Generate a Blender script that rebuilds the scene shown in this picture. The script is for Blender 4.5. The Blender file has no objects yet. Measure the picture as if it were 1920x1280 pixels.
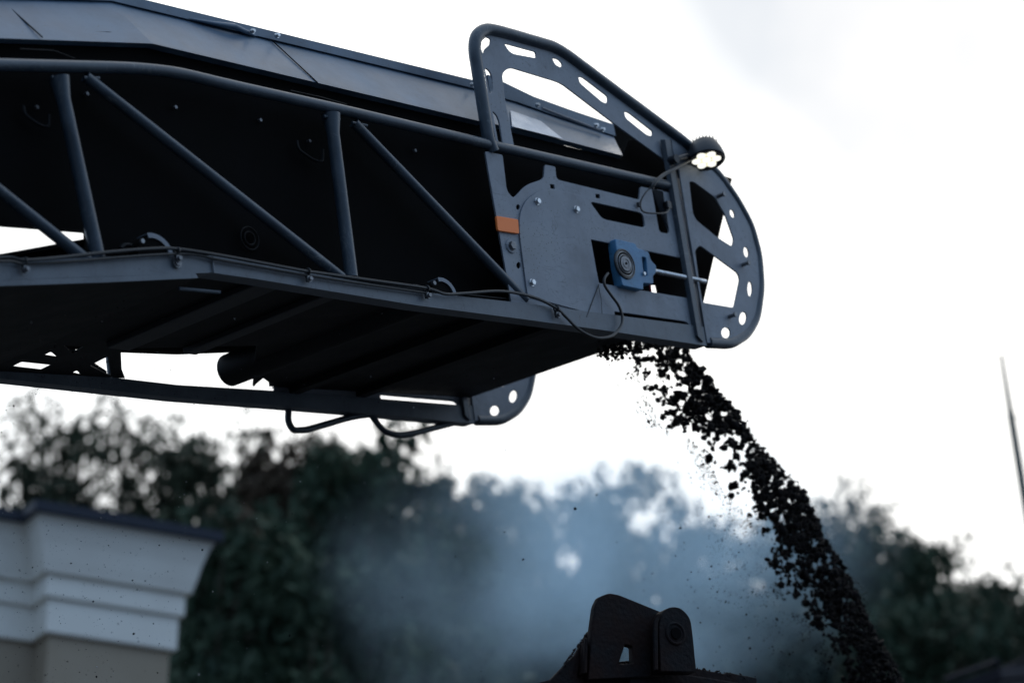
import bpy, bmesh, math, random
import numpy as np
from mathutils import Vector, Matrix, Quaternion

S = bpy.context.scene
COL = S.collection
rnd = random.Random(7)

# ------------------------------------------------------------------ camera
CAMZ = 1.65
F = 4342.0                       # focal length in 1920-wide pixels
PITCH = math.radians(23.0)
CP, SP = math.cos(PITCH), math.sin(PITCH)
FWD = Vector((0, CP, SP)); UP = Vector((0, -SP, CP)); RT = Vector((1, 0, 0))
CAM = Vector((0, 0, CAMZ))
cd = bpy.data.cameras.new("camera")
cam = bpy.data.objects.new("camera", cd); COL.objects.link(cam)
cam.location = CAM; cam.rotation_euler = (math.pi / 2 + PITCH, 0, 0)
cd.sensor_width = 36; cd.lens = F * 36 / 1920
cd.clip_start = 0.1; cd.clip_end = 3000
cd.dof.use_dof = True; cd.dof.focus_distance = 7.95; cd.dof.aperture_fstop = 1.85
S.camera = cam

# ------------------------------------------------------------------ light
SUN_EL, SUN_AZ = math.radians(36), math.radians(8)      # azimuth clockwise from +Y
sd = Vector((math.sin(SUN_AZ) * math.cos(SUN_EL), math.cos(SUN_AZ) * math.cos(SUN_EL), math.sin(SUN_EL)))
sl = bpy.data.lights.new("sun", 'SUN'); sun = bpy.data.objects.new("sun", sl); COL.objects.link(sun)
sl.energy = 0.6; sl.angle = math.radians(14); sl.color = (1, 0.96, 0.9)
sun.rotation_euler = sd.to_track_quat('Z', 'Y').to_euler()
S.view_settings.view_transform = 'Standard'; S.view_settings.look = 'None'
S.view_settings.exposure = 0.0; S.view_settings.gamma = 1.0
S.cycles.max_bounces = 8; S.cycles.volume_bounces = 1
S.cycles.volume_step_rate = 1.0


def pix(px, py, Z):
    "point seen at pixel (px,py) of the 1920 wide photograph, Z metres in front of the lens"
    return CAM + Z * (FWD + RT * ((px - 960) / F) + UP * ((640 - py) / F))


def pixray(px, py):
    return FWD + RT * ((px - 960) / F) + UP * ((640 - py) / F)


W = bpy.data.worlds.new("World"); S.world = W; W.use_nodes = True
nt = W.node_tree; nt.nodes.clear()
def N(t, ty, **kw):
    n = t.nodes.new(ty)
    for k, v in kw.items():
        if k in n.inputs: n.inputs[k].default_value = v
        else: setattr(n, k, v)
    return n
def math_(t, op, a, b=None, clamp=False):
    n = t.nodes.new('ShaderNodeMath'); n.operation = op; n.use_clamp = clamp
    for i, v in enumerate((a, b)):
        if v is None: continue
        if isinstance(v, (int, float)): n.inputs[i].default_value = v
        else: t.links.new(v, n.inputs[i])
    return n.outputs[0]
def ramp(t, fac, stops, interp='LINEAR'):
    n = t.nodes.new('ShaderNodeValToRGB'); cr = n.color_ramp; cr.interpolation = interp
    while len(cr.elements) < len(stops): cr.elements.new(0.5)
    for e, (p, c) in zip(cr.elements, stops):
        e.position = p; e.color = (*c, 1) if len(c) == 3 else c
    t.links.new(fac, n.inputs[0]); return n.outputs[0]
def mix(t, fac, a, b, mode='MIX'):
    n = t.nodes.new('ShaderNodeMix'); n.data_type = 'RGBA'; n.blend_type = mode
    for sock, v in ((n.inputs[0], fac), (n.inputs[6], a), (n.inputs[7], b)):
        if isinstance(v, (int, float)): sock.default_value = v
        elif isinstance(v, tuple): sock.default_value = (*v, 1) if len(v) == 3 else v
        else: t.links.new(v, sock)
    return n.outputs[2]
sky = N(nt, 'ShaderNodeTexSky', sky_type='NISHITA', sun_disc=False)
sky.sun_elevation = SUN_EL; sky.sun_rotation = SUN_AZ; sky.air_density = 1.2; sky.dust_density = 2.0
tc = N(nt, 'ShaderNodeTexCoord')
def dotdir(v):
    n = N(nt, 'ShaderNodeVectorMath', operation='DOT_PRODUCT')
    nt.links.new(tc.outputs['Generated'], n.inputs[0]); n.inputs[1].default_value = v
    return n.outputs['Value']
d_sun = math_(nt, 'MULTIPLY_ADD', dotdir(sd), 0.5); nt.nodes[-1].inputs[2].default_value = 0.5
cloud = ramp(nt, d_sun, [(0.0, (0.41, 0.60, 0.88)), (0.45, (0.42, 0.62, 0.92)), (0.76, (0.76, 0.98, 1.26)), (0.93, (1.15, 1.2, 1.25)), (1.0, (1.6, 1.6, 1.55))])
no = N(nt, 'ShaderNodeTexNoise', Scale=3.0, Detail=5.0, Roughness=0.55)
nt.links.new(tc.outputs['Generated'], no.inputs['Vector'])
# a darker blue grey cloud bank high on the right
dur = (pix(2330, -560, 1) - CAM).normalized()
bank = math_(nt, 'ADD', dotdir(dur), math_(nt, 'MULTIPLY', math_(nt, 'SUBTRACT', no.outputs['Fac'], 0.5), 0.022))
bankf = ramp(nt, bank, [(0.960, (0, 0, 0)), (0.974, (1, 1, 1))], 'EASE')
cl2 = mix(nt, bankf, cloud, (0.85, 0.885, 0.93))
cov = ramp(nt, no.outputs['Fac'], [(0.3, (0.78, 0.78, 0.78)), (0.6, (1, 1, 1))])
sep = N(nt, 'ShaderNodeSeparateXYZ'); nt.links.new(tc.outputs['Generated'], sep.inputs[0])
lowf = ramp(nt, sep.outputs['Z'], [(0.06, (0.10, 0.11, 0.12)), (0.34, (1, 1, 1))], 'EASE')
_y = math_(nt, 'MULTIPLY_ADD', sep.outputs['Y'], 0.5); nt.nodes[-1].inputs[2].default_value = 0.5
backf = ramp(nt, _y, [(0.40, (1, 1, 1)), (0.62, (0, 0, 0))]); 
cl2 = mix(nt, backf, cl2, mix(nt, 1.0, cl2, lowf, 'MULTIPLY'))
skys = mix(nt, 1.0, sky.outputs[0], (0.1, 0.1, 0.1), 'MULTIPLY')
fin = mix(nt, cov, skys, cl2)
bg = N(nt, 'ShaderNodeBackground'); nt.links.new(fin, bg.inputs[0]); bg.inputs[1].default_value = 1.0
ow = N(nt, 'ShaderNodeOutputWorld'); nt.links.new(bg.outputs[0], ow.inputs[0])

# ------------------------------------------------------------------ materials
def mat(name, base, rough=0.5, metal=0.0, spec=0.5, var=None, vs=8.0, bump=0.0, bs=60.0, scratch=None, coat=0.0):
    m = bpy.data.materials.new(name); m.use_nodes = True; t = m.node_tree
    b = t.nodes['Principled BSDF']
    b.inputs['Roughness'].default_value = rough; b.inputs['Metallic'].default_value = metal
    b.inputs['Specular IOR Level'].default_value = spec; b.inputs['Coat Weight'].default_value = coat
    c = None
    tcn = N(t, 'ShaderNodeTexCoord')
    if var:
        n = N(t, 'ShaderNodeTexNoise', Scale=vs, Detail=6.0, Roughness=0.62)
        t.links.new(tcn.outputs['Object'], n.inputs['Vector'])
        c = ramp(t, n.outputs['Fac'], [(0.32, base), (0.68, var)])
        rr = math_(t, 'MULTIPLY_ADD', n.outputs['Fac'], 0.35); t.nodes[-1].inputs[2].default_value = rough - 0.17
        t.links.new(rr, b.inputs['Roughness'])
    if scratch:
        # thin wandering scratches: the zero crossings of a stretched noise
        mp = N(t, 'ShaderNodeMapping'); mp.inputs['Scale'].default_value = (1, 3, 2.2); mp.inputs['Rotation'].default_value = (0.3, 0.5, 0.2)
        t.links.new(tcn.outputs['Object'], mp.inputs['Vector'])
        n2 = N(t, 'ShaderNodeTexNoise', Scale=7.0, Detail=2.0, Distortion=1.2)
        t.links.new(mp.outputs[0], n2.inputs['Vector'])
        a = math_(t, 'ABSOLUTE', math_(t, 'SUBTRACT', n2.outputs['Fac'], 0.5))
        f = ramp(t, a, [(0.0, (1, 1, 1)), (0.010, (0, 0, 0))])
        n3 = N(t, 'ShaderNodeTexNoise', Scale=5.0); t.links.new(tcn.outputs['Object'], n3.inputs['Vector'])
        f = mix(t, 1.0, f, ramp(t, n3.outputs['Fac'], [(0.45, (0, 0, 0)), (0.6, (.75, .75, .75))]), 'MULTIPLY')
        c = mix(t, f, c if c else base, scratch)
        # a second, finer family of short marks running the other way
        mp2 = N(t, 'ShaderNodeMapping'); mp2.inputs['Scale'].default_value = (3.2, 1, 0.8); mp2.inputs['Rotation'].default_value = (0.1, -0.7, 0.4)
        t.links.new(tcn.outputs['Object'], mp2.inputs['Vector'])
        n4 = N(t, 'ShaderNodeTexNoise', Scale=16.0, Detail=2.0, Distortion=0.7); t.links.new(mp2.outputs[0], n4.inputs['Vector'])
        f2 = ramp(t, math_(t, 'ABSOLUTE', math_(t, 'SUBTRACT', n4.outputs['Fac'], 0.52)), [(0.0, (.8, .8, .8)), (0.012, (0, 0, 0))])
        n5 = N(t, 'ShaderNodeTexNoise', Scale=3.2, Detail=3.0); t.links.new(tcn.outputs['Object'], n5.inputs['Vector'])
        f2 = mix(t, 1.0, f2, ramp(t, n5.outputs['Fac'], [(0.5, (0, 0, 0)), (0.62, (1, 1, 1))]), 'MULTIPLY')
        c = mix(t, f2, c, scratch)
        # grime: broad worn patches and a fine speckle of dried spatter
        n6 = N(t, 'ShaderNodeTexNoise', Scale=2.1, Detail=7.0, Roughness=0.7); t.links.new(tcn.outputs['Object'], n6.inputs['Vector'])
        c = mix(t, 1.0, c, ramp(t, n6.outputs['Fac'], [(0.36, (.70, .70, .70)), (0.52, (1, 1, 1)), (0.66, (1.0, .98, .94))]), 'MULTIPLY')
        n7 = N(t, 'ShaderNodeTexVoronoi', Scale=70.0); t.links.new(tcn.outputs['Object'], n7.inputs['Vector'])
        sp7 = mix(t, 1.0, ramp(t, n7.outputs['Distance'], [(0.10, (.9, .9, .9)), (0.20, (0, 0, 0))]), ramp(t, n6.outputs['Fac'], [(0.47, (0, 0, 0)), (0.58, (1, 1, 1))]), 'MULTIPLY')
        c = mix(t, sp7, c, (0.03, 0.03, 0.032))
    if c: t.links.new(c, b.inputs['Base Color'])
    else: b.inputs['Base Color'].default_value = (*base, 1)
    if bump:
        n = N(t, 'ShaderNodeTexNoise', Scale=bs, Detail=4.0)
        t.links.new(tcn.outputs['Object'], n.inputs['Vector'])
        bp = N(t, 'ShaderNodeBump', Strength=bump, Distance=0.004); t.links.new(n.outputs['Fac'], bp.inputs['Height'])
        t.links.new(bp.outputs[0], b.inputs['Normal'])
    return m

M = dict(
    plate=mat('grey_paint', (0.155, 0.18, 0.222), 0.5, var=(0.235, 0.265, 0.31), vs=5, scratch=(0.09, 0.10, 0.12), bump=0.12, bs=45),
    tube=mat('dark_grey_paint', (0.028, 0.044, 0.064), 0.34, var=(0.050, 0.070, 0.094), vs=9, scratch=(0.13, 0.15, 0.16), bump=0.1, bs=70),
    rail=mat('rail_paint', (0.07, 0.09, 0.115), 0.45, var=(0.13, 0.155, 0.185), vs=3.5, scratch=(0.045, 0.05, 0.06), bump=0.15, bs=45),
    hood=mat('blue_grey_sheet', (0.065, 0.115, 0.18), 0.40, var=(0.12, 0.18, 0.25), vs=4, scratch=(0.07, 0.085, 0.11), bump=0.15, bs=9),
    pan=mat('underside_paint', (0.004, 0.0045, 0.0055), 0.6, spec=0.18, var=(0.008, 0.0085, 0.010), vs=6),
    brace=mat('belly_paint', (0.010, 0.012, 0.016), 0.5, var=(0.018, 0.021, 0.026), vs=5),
    rubber=mat('black_rubber', (0.002, 0.002, 0.0025), 0.8, spec=0.05, var=(0.004, 0.0038, 0.0035), vs=5),
    cable=mat('black_cable', (0.012, 0.013, 0.015), 0.4),
    steel=mat('zinc_steel', (0.62, 0.64, 0.66), 0.3, metal=0.9, var=(0.45, 0.46, 0.47), vs=40),
    dsteel=mat('dull_steel', (0.22, 0.23, 0.24), 0.42, metal=0.8, var=(0.12, 0.12, 0.13), vs=30),
    blue=mat('blue_cast_paint', (0.05, 0.19, 0.37), 0.45, var=(0.085, 0.25, 0.43), vs=25, bump=0.25, bs=120, scratch=(0.03, 0.06, 0.10)),
    orange=mat('orange_reflector', (1.0, 0.24, 0.05), 0.55),
    sheen_patch=mat('painted_sky_sheen', (0.62, 0.64, 0.68), 0.3, var=(0.45, 0.48, 0.54), vs=14),  # sky reflection on the end hood, put into the base colour
    redm=mat('red_seal', (0.35, 0.04, 0.05), 0.6),
    lamp=mat('lamp_housing', (0.012, 0.014, 0.02), 0.45, bump=0.1),
    rust=mat('rusty_dark_steel', (0.005, 0.006, 0.008), 0.75, spec=0.15, var=(0.018, 0.008, 0.006), vs=7, bump=1.0, bs=60),
    stucco=mat('white_stucco', (0.80, 0.77, 0.71), 0.9, spec=0.2, var=(0.86, 0.84, 0.78), vs=1.5, bump=0.3, bs=30),
    wall=mat('beige_stucco', (0.34, 0.28, 0.21), 0.9, spec=0.2, var=(0.38, 0.32, 0.25), vs=1.2, bump=0.3, bs=30),
    coping=mat('dark_metal_coping', (0.02, 0.026, 0.042), 0.6, spec=0.25, var=(0.028, 0.034, 0.05), vs=2),
    glass=mat('window_glass', (0.02, 0.025, 0.03), 0.08, spec=0.6),
    bark=mat('bark', (0.05, 0.04, 0.032), 0.9, spec=0.2, var=(0.08, 0.06, 0.045), vs=6, bump=0.6, bs=20),
    lump=mat('asphalt_millings', (0.004, 0.004, 0.0045), 0.8, spec=0.08, var=(0.009, 0.008, 0.008), vs=20),
    speck=mat('pale_dust_grain', (0.35, 0.34, 0.33), 0.7),
    ground=mat('asphalt_ground', (0.045, 0.045, 0.048), 0.9, spec=0.2, var=(0.06, 0.06, 0.06), vs=0.6, bump=0.4, bs=8),
    mast=mat('green_grey_pole', (0.05, 0.10, 0.11), 0.5, var=(0.07, 0.12, 0.13), vs=3),
    roofm=mat('dark_roof_metal', (0.008, 0.010, 0.018), 0.7, spec=0.12, var=(0.014, 0.017, 0.026), vs=2),
)
def leafmat(name, a, b):
    m = mat(name, a, 0.7, spec=0.15, var=b, vs=0.7)
    return m
LEAF = [leafmat('needle_dark', (0.030, 0.042, 0.028), (0.055, 0.068, 0.04)),
        leafmat('leaf_green', (0.030, 0.052, 0.036), (0.05, 0.078, 0.045)),
        leafmat('leaf_blue_green', (0.028, 0.05, 0.046), (0.045, 0.07, 0.058)),
        leafmat('leaf_rusty', (0.05, 0.038, 0.026), (0.08, 0.055, 0.035))]
def emat(name, col, st):
    m = bpy.data.materials.new(name); m.use_nodes = True; t = m.node_tree
    b = t.nodes['Principled BSDF']; b.inputs['Base Color'].default_value = (*col, 1)
    b.inputs['Emission Color'].default_value = (*col, 1); b.inputs['Emission Strength'].default_value = st
    return m
M['led'] = emat('led_lens', (1.0, 0.985, 0.88), 1.15)
M['led_gap'] = emat('led_reflector', (0.92, 0.88, 0.64), 0.72)

# ------------------------------------------------------------------ helpers
def tag(o, label=None, cat=None, group=None, kind=None):
    if label: o['label'] = label
    if cat: o['category'] = cat
    if group: o['group'] = group
    if kind: o['kind'] = kind
    return o
def link(name, me, m, parent=None, smooth=False):
    o = bpy.data.objects.new(name, me); COL.objects.link(o)
    if m is not None:
        me.materials.clear(); me.materials.append(m)
    if smooth: me.polygons.foreach_set('use_smooth', [True] * len(me.polygons))
    if parent is not None: o.parent = parent
    return o
def empty(name, mtx, label, cat, group=None):
    o = bpy.data.objects.new(name, None); COL.objects.link(o); o.matrix_world = mtx
    o.empty_display_size = 0.2
    return tag(o, label, cat, group)
class MB:
    "collects shapes for one mesh"
    def __init__(s): s.v = []; s.f = []
    def add(s, vs, fs):
        b = len(s.v); s.v += [tuple(p) for p in vs]; s.f += [tuple(b + i for i in f) for f in fs]; return s
    def box(s, lo, hi, mtx=None):
        x0, y0, z0 = lo; x1, y1, z1 = hi
        vs = [Vector(p) for p in ((x0, y0, z0), (x1, y0, z0), (x1, y1, z0), (x0, y1, z0), (x0, y0, z1), (x1, y0, z1), (x1, y1, z1), (x0, y1, z1))]
        if mtx: vs = [mtx @ p for p in vs]
        return s.add(vs, [(0, 3, 2, 1), (4, 5, 6, 7), (0, 1, 5, 4), (1, 2, 6, 5), (2, 3, 7, 6), (3, 0, 4, 7)])
    def cyl(s, a, b, r0, r1=None, n=20, caps=True):
        a, b = Vector(a), Vector(b); r1 = r0 if r1 is None else r1
        q = (b - a).to_track_quat('Z', 'Y'); X = q @ Vector((1, 0, 0)); Y = q @ Vector((0, 1, 0))
        vs = []
        for c, r in ((a, r0), (b, r1)):
            for i in range(n):
                t = 2 * math.pi * i / n; vs.append(c + X * (r * math.cos(t)) + Y * (r * math.sin(t)))
        fs = [(i, (i + 1) % n, n + (i + 1) % n, n + i) for i in range(n)]
        if caps: fs += [tuple(range(n - 1, -1, -1)), tuple(range(n, 2 * n))]
        return s.add(vs, fs)
    def tube(s, pts, r, n=14, caps=True):
        pts = [Vector(p) for p in pts]; rs = r if isinstance(r, (list, tuple)) else [r] * len(pts)
        d = (pts[1] - pts[0]).normalized(); q = d.to_track_quat('Z', 'Y'); X = q @ Vector((1, 0, 0))
        vs = []
        for k, p in enumerate(pts):
            if k == 0: t = pts[1] - pts[0]
            elif k == len(pts) - 1: t = pts[-1] - pts[-2]
            else: t = (pts[k + 1] - p).normalized() + (p - pts[k - 1]).normalized()
            t.normalize(); X = (X - t * X.dot(t)).normalized(); Y = t.cross(X)
            for i in range(n):
                a = 2 * math.pi * i / n; vs.append(p + X * (rs[k] * math.cos(a)) + Y * (rs[k] * math.sin(a)))
        fs = []
        for k in range(len(pts) - 1):
            for i in range(n): fs.append((k * n + i, k * n + (i + 1) % n, (k + 1) * n + (i + 1) % n, (k + 1) * n + i))
        if caps: fs += [tuple(range(n - 1, -1, -1)), tuple(range((len(pts) - 1) * n, len(pts) * n))]
        return s.add(vs, fs)
    def torus(s, c, axis, R, r, n=28, m=8, a0=0, a1=2 * math.pi):
        c = Vector(c); q = Vector(axis).to_track_quat('Z', 'Y')
        pts = [c + q @ Vector((R * math.cos(a0 + (a1 - a0) * i / n), R * math.sin(a0 + (a1 - a0) * i / n), 0)) for i in range(n + 1)]
        return s.tube(pts, r, m)
    def sheet(s, rows):
        "rows of points lofted into quads"
        n = len(rows[0]); vs = [p for r in rows for p in r]
        return s.add(vs, [(k * n + i, k * n + i + 1, (k + 1) * n + i + 1, (k + 1) * n + i) for k in range(len(rows) - 1) for i in range(n - 1)])
    def mesh(s, name):
        me = bpy.data.meshes.new(name); me.from_pydata(s.v, [], s.f); me.validate(); me.update(); return me
    def build(s, name, m, parent=None, smooth=False, bevel=0, solid=0):
        me = s.mesh(name)
        if solid:
            bm = bmesh.new(); bm.from_mesh(me); bmesh.ops.recalc_face_normals(bm, faces=bm.faces)
            bmesh.ops.solidify(bm, geom=bm.faces[:], thickness=solid); bm.to_mesh(me); bm.free()
        if bevel:
            bm = bmesh.new(); bm.from_mesh(me)
            es = [e for e in bm.edges if len(e.link_faces) == 2 and e.calc_face_angle(0) > 0.6]
            bmesh.ops.bevel(bm, geom=es, offset=bevel, segments=2, affect='EDGES', profile=0.5); bm.to_mesh(me); bm.free()
        o = link(name, me, m, parent)
        if smooth:
            me.polygons.foreach_set('use_smooth', [True] * len(me.polygons))
            me.set_sharp_from_angle(angle=math.radians(38))
        return o
def rounded(pts, r, n=5):
    "round the corners of a closed px outline"
    out = []; L = len(pts); P = [Vector(p[:2]) for p in pts]
    for i in range(L):
        p = P[i]; a = P[i - 1]; b = P[(i + 1) % L]; rr = pts[i][2] if len(pts[i]) > 2 else r
        da, db = (a - p).length, (b - p).length; k = min(rr, da * 0.48, db * 0.48)
        if k < 0.5: out.append(p); continue
        s, e = p + (a - p) * (k / da), p + (b - p) * (k / db)
        for j in range(n + 1):
            t = j / n; out.append(s * (1 - t) ** 2 + p * (2 * t * (1 - t)) + e * t * t)
    return [(q.x, q.y) for q in out]
def ell(cx, cy, rx, ry, tilt=0, n=18):
    c, s_ = math.cos(math.radians(tilt)), math.sin(math.radians(tilt)); o = []
    for i in range(n):
        t = 2 * math.pi * i / n; x, y = rx * math.cos(t), ry * math.sin(t); o.append((cx + x * c - y * s_, cy + x * s_ + y * c))
    return o
def fill2d(loops, thick, bev=0.0012):
    "flat plate with holes from closed loops in metres; returns mesh with plate in XZ, thickness along Y"
    cu = bpy.data.curves.new('tmp', 'CURVE'); cu.dimensions = '2D'; cu.fill_mode = 'BOTH'
    cu.extrude = max(thick / 2 - bev, 1e-4); cu.bevel_depth = bev; cu.bevel_resolution = 1; cu.offset = -bev
    for lp in loops:
        sp = cu.splines.new('POLY'); sp.points.add(len(lp) - 1); sp.use_cyclic_u = True
        for p, q in zip(sp.points, lp): p.co = (q[0], q[1], 0, 1)
    ob = bpy.data.objects.new('tmp', cu); COL.objects.link(ob)
    dg = bpy.context.evaluated_depsgraph_get(); dg.update()
    me = bpy.data.meshes.new_from_object(ob.evaluated_get(dg)); bpy.data.objects.remove(ob); bpy.data.curves.remove(cu)
    co = np.empty(len(me.vertices) * 3); me.vertices.foreach_get('co', co); co = co.reshape(-1, 3)
    co = co[:, [0, 2, 1]]; me.vertices.foreach_set('co', co.ravel()); me.flip_normals()
    bm = bmesh.new(); bm.from_mesh(me); bmesh.ops.remove_doubles(bm, verts=bm.verts, dist=1e-5)
    bmesh.ops.recalc_face_normals(bm, faces=bm.faces); bm.to_mesh(me); bm.free()
    return me

# ------------------------------------------------------------------ the ground
ground = MB().add([(-900, -900, 0), (900, -900, 0), (900, 900, 0), (-900, 900, 0)], [(0, 1, 2, 3)]).build('ground', M['ground'])
tag(ground, kind='structure')

# ------------------------------------------------------------------ conveyor boom frame
LD = Vector((0.6625, 0.7190, 0.2099)).normalized()     # along the boom, rising to the discharge end
WD = Vector((-0.7354, 0.6776, 0)).normalized()         # across it, away from the camera
LD = (LD - WD * LD.dot(WD)).normalized()
HD = LD.cross(WD)
P0 = pix(1300, 640, 9.0)                               # a point of the near side frame
def near_point(px, py, w=0.0):
    r = pixray(px, py); t = (P0 + WD * w - CAM).dot(WD) / r.dot(WD); return CAM + r * t
ORG = near_point(395, 511)
BM = Matrix(((LD.x, WD.x, HD.x, ORG.x), (LD.y, WD.y, HD.y, ORG.y), (LD.z, WD.z, HD.z, ORG.z), (0, 0, 0, 1)))
BI = BM.inverted()
def lp(px, py, w=0.0):
    "local (along, across, up) of the boom for a place on the lengthwise plane w metres in from the near frame"
    q = BI @ near_point(px, py, w); return Vector((q.x, w, q.z))
def l2(px, py, w=0.0):
    q = lp(px, py, w); return (q.x, q.z)
# width of the boom from the far bottom corner
def solve_width():
    best = min((abs((lambda q: q[0])(project(BM @ (lp(1307, 655) + Vector((0, w / 1000, 0))))) - 872), w / 1000) for w in range(300, 1800, 5))
    return best[1]
def project(p):
    d = p - CAM; z = d.dot(FWD); return (960 + F * d.dot(RT) / z, 640 - F * d.dot(UP) / z)
BW = solve_width()
print('BOOM WIDTH', BW, 'far corner', project(BM @ (lp(1307, 655) + Vector((0, BW, 0)))), 'far kink', project(BM @ (lp(395, 511) + Vector((0, BW, 0)))), 'height', BM.translation.z)

boom = empty('conveyor_boom', BM, 'long dark grey conveyor boom with side plates and tube truss reaching over the truck', 'conveyor')
FAR = []          # (object) that get a twin on the far side
def plate(name, loops, w, thick, m, parent=boom, far=False, bev=0.0012):
    me = fill2d([[l2(*p[:2], w) for p in lp_] for lp_ in loops], thick, bev)
    co = np.empty(len(me.vertices) * 3); me.vertices.foreach_get('co', co); co = co.reshape(-1, 3); co[:, 1] += w
    me.vertices.foreach_set('co', co.ravel()); me.update()
    o = link(name, me, m, parent)
    if far: FAR.append(o)
    return o
def tubepx(name, pts, r, m, w=0.0, parent=boom, far=False, rnd_=0, n=16):
    P = [lp(p[0], p[1], p[2] if len(p) > 2 else w) for p in pts]
    P = bend(P, rnd_) if rnd_ else P
    o = MB().tube(P, r, n).build(name, m, parent, smooth=True)
    if far: FAR.append(o)
    return o
def bend(P, r, n=6):
    out = [P[0]]
    for i in range(1, len(P) - 1):
        a, p, b = P[i - 1], P[i], P[i + 1]; da, db = (a - p).length, (b - p).length; k = min(r, da * .49, db * .49)
        s, e = p + (a - p) * (k / da), p + (b - p) * (k / db)
        for j in range(n + 1):
            t = j / n; out.append(s * (1 - t) ** 2 + p * (2 * t * (1 - t)) + e * t * t)
    return out + [P[-1]]

# --- side plate (below the top tube)
side_out = rounded([(908, 284), (941, 291), (949, 358, 8), (961, 373, 8), (985, 347, 12), (1018, 336, 8), (1020, 309), (1040, 313),
                    (1042, 337, 8), (1197, 375, 3), (1199, 350), (1276, 366), (1325, 640, 0), (1200, 628, 0), (1030, 600, 0), (958, 572, 0)], 4)
side_holes = [rounded([(1104, 378), (1204, 400), (1209, 428), (1128, 411)], 9),
              rounded([(1221, 356, 1), (1235, 436), (1254, 439), (1241, 358, 1)], 7),
              rounded([(1105, 449, 1), (1290, 487, 2), (1305, 562, 2), (1122, 531, 1)], 3),
              rounded([(1150, 584, 2), (1286, 603), (1294, 613, 1), (1152, 592, 1)], 6),
              rounded([(1030, 346), (1038, 347), (1039, 355), (1031, 354)], 1), rounded([(1115, 364), (1123, 365), (1124, 373), (1116, 372)], 1),
              ell(970, 389, 3.6, 5), ell(971, 498, 4, 6)]
plate('side_plate', [side_out] + side_holes, 0.0, 0.008, M['plate'], far=True)
cover = rounded([(989, 556, 4), (984, 520, 20), (973, 435, 20), (974, 402, 14), (984, 377, 14), (1008, 358, 14), (1042, 356, 10), (1092, 368, 10),
                 (1104, 395, 6), (1107, 448, 1), (1122, 532, 1), (1108, 588, 8)], 3)
plate('cover_plate', [cover], -0.0075, 0.005, M['plate'], far=True)
for x, y in ((1007, 378), (1080, 393), (997, 530)):
    a = lp(x, y, -0.010)
    o = MB().cyl(a, a + Vector((0, -0.002, 0)), 0.0135, n=20).cyl(a + Vector((0, -0.002, 0)), a + Vector((0, -0.012, 0)), 0.011, 0.0105, n=6).build('cover_bolt', M['steel'], boom)
a = lp(957, 462, -0.004)
o = MB().cyl(a, a + Vector((0, -0.005, 0)), 0.027, 0.025, n=32).build('washer', M['plate'], boom, smooth=True)
MB().cyl(a + Vector((0, -0.005, 0)), a + Vector((0, -0.018, 0)), 0.0165, 0.0155, n=6).build('bolt_head', M['dsteel'], boom)
refl = plate('reflector', [rounded([(929, 405), (970, 412), (972, 439), (932, 433)], 3)], -0.009, 0.010, M['orange'], bev=0.002)
refl['label'] = 'orange rectangular reflector'
# folded channel between side plate and guard plate
ch = MB()
for w0, w1, xa, xb in ((-0.03, 0.004, 1262, 1266), (-0.012, 0.03, 1268, 1274)):
    pass
ch.sheet([[lp(1246, 256, -0.005), lp(1320, 641, -0.005)], [lp(1251, 254, -0.022), lp(1312, 641, -0.022)][:2]])
ch = MB()
colA = [lp(1238, 262, -0.006), lp(1300, 628, -0.006)]
colB = [lp(1247, 262, -0.024), lp(1309, 630, -0.024)]
colC = [lp(1256, 262, -0.024), lp(1318, 640, -0.024)]
colD = [lp(1262, 264, 0.02), lp(1324, 641, 0.02)]
ch.sheet([[colA[0], colB[0], colC[0], colD[0]], [colA[1], colB[1], colC[1], colD[1]]])
o = ch.build('upright_channel', M['tube'], boom, solid=0.004); FAR.append(o)

# --- guard hoop and guard plates
hoop = [(925, 285), (916, 264), (895, 130), (889, 96), (891, 68), (909, 54), (936, 59), (1037, 88), (1062, 103), (1168, 182), (1286, 269), (1347, 331),
        (1380, 378), (1405, 424), (1420, 480), (1424, 540), (1416, 597), (1399, 626), (1370, 644), (1327, 642)]
tubepx('guard_hoop', hoop, 0.0235, M['tube'], far=True, rnd_=0.045)
arm_out = rounded([(932, 284, 0), (890, 75, 0), (908, 56, 0), (936, 60, 0), (1040, 90, 0), (1062, 104, 0), (1168, 183, 0), (1292, 274, 0), (1276, 336, 0),
                   (1240, 297, 0), (1150, 232, 0), (1050, 156, 12), (955, 127, 18), (940, 138, 10), (946, 190, 0), (962, 270, 0), (962, 284, 0)], 2)
arm_holes = [rounded([(902, 78), (911, 70), (919, 74), (918, 84), (908, 93), (905, 104), (901, 92)], 3),
             rounded([(944, 82, 3), (1003, 98, 3), (1005, 110, 5), (956, 101, 12)], 5),
             rounded([(1034, 109), (1046, 112), (1054, 121), (1051, 128), (1040, 122)], 4),
             rounded([(1083, 144), (1092, 146), (1139, 182), (1138, 195), (1128, 192), (1086, 156)], 5),
             rounded([(1169, 209), (1178, 212), (1223, 247), (1222, 256), (1212, 254), (1172, 222)], 5),
             rounded([(908, 127, 3), (917, 134), (922, 146), (923, 172), (917, 178)], 5),
             rounded([(922, 209, 3), (930, 216), (935, 228), (942, 272), (933, 266)], 5)]
plate('upper_guard_plate', [arm_out] + arm_holes, 0.004, 0.007, M['plate'], far=True)
tip_out = rounded([(1269, 300, 0), (1300, 290, 0), (1347, 331, 0), (1380, 378, 0), (1405, 424, 0), (1420, 480, 0), (1424, 540, 0), (1416, 597, 0), (1399, 626, 0),
                   (1370, 644, 0), (1325, 643, 0)], 2)
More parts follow.
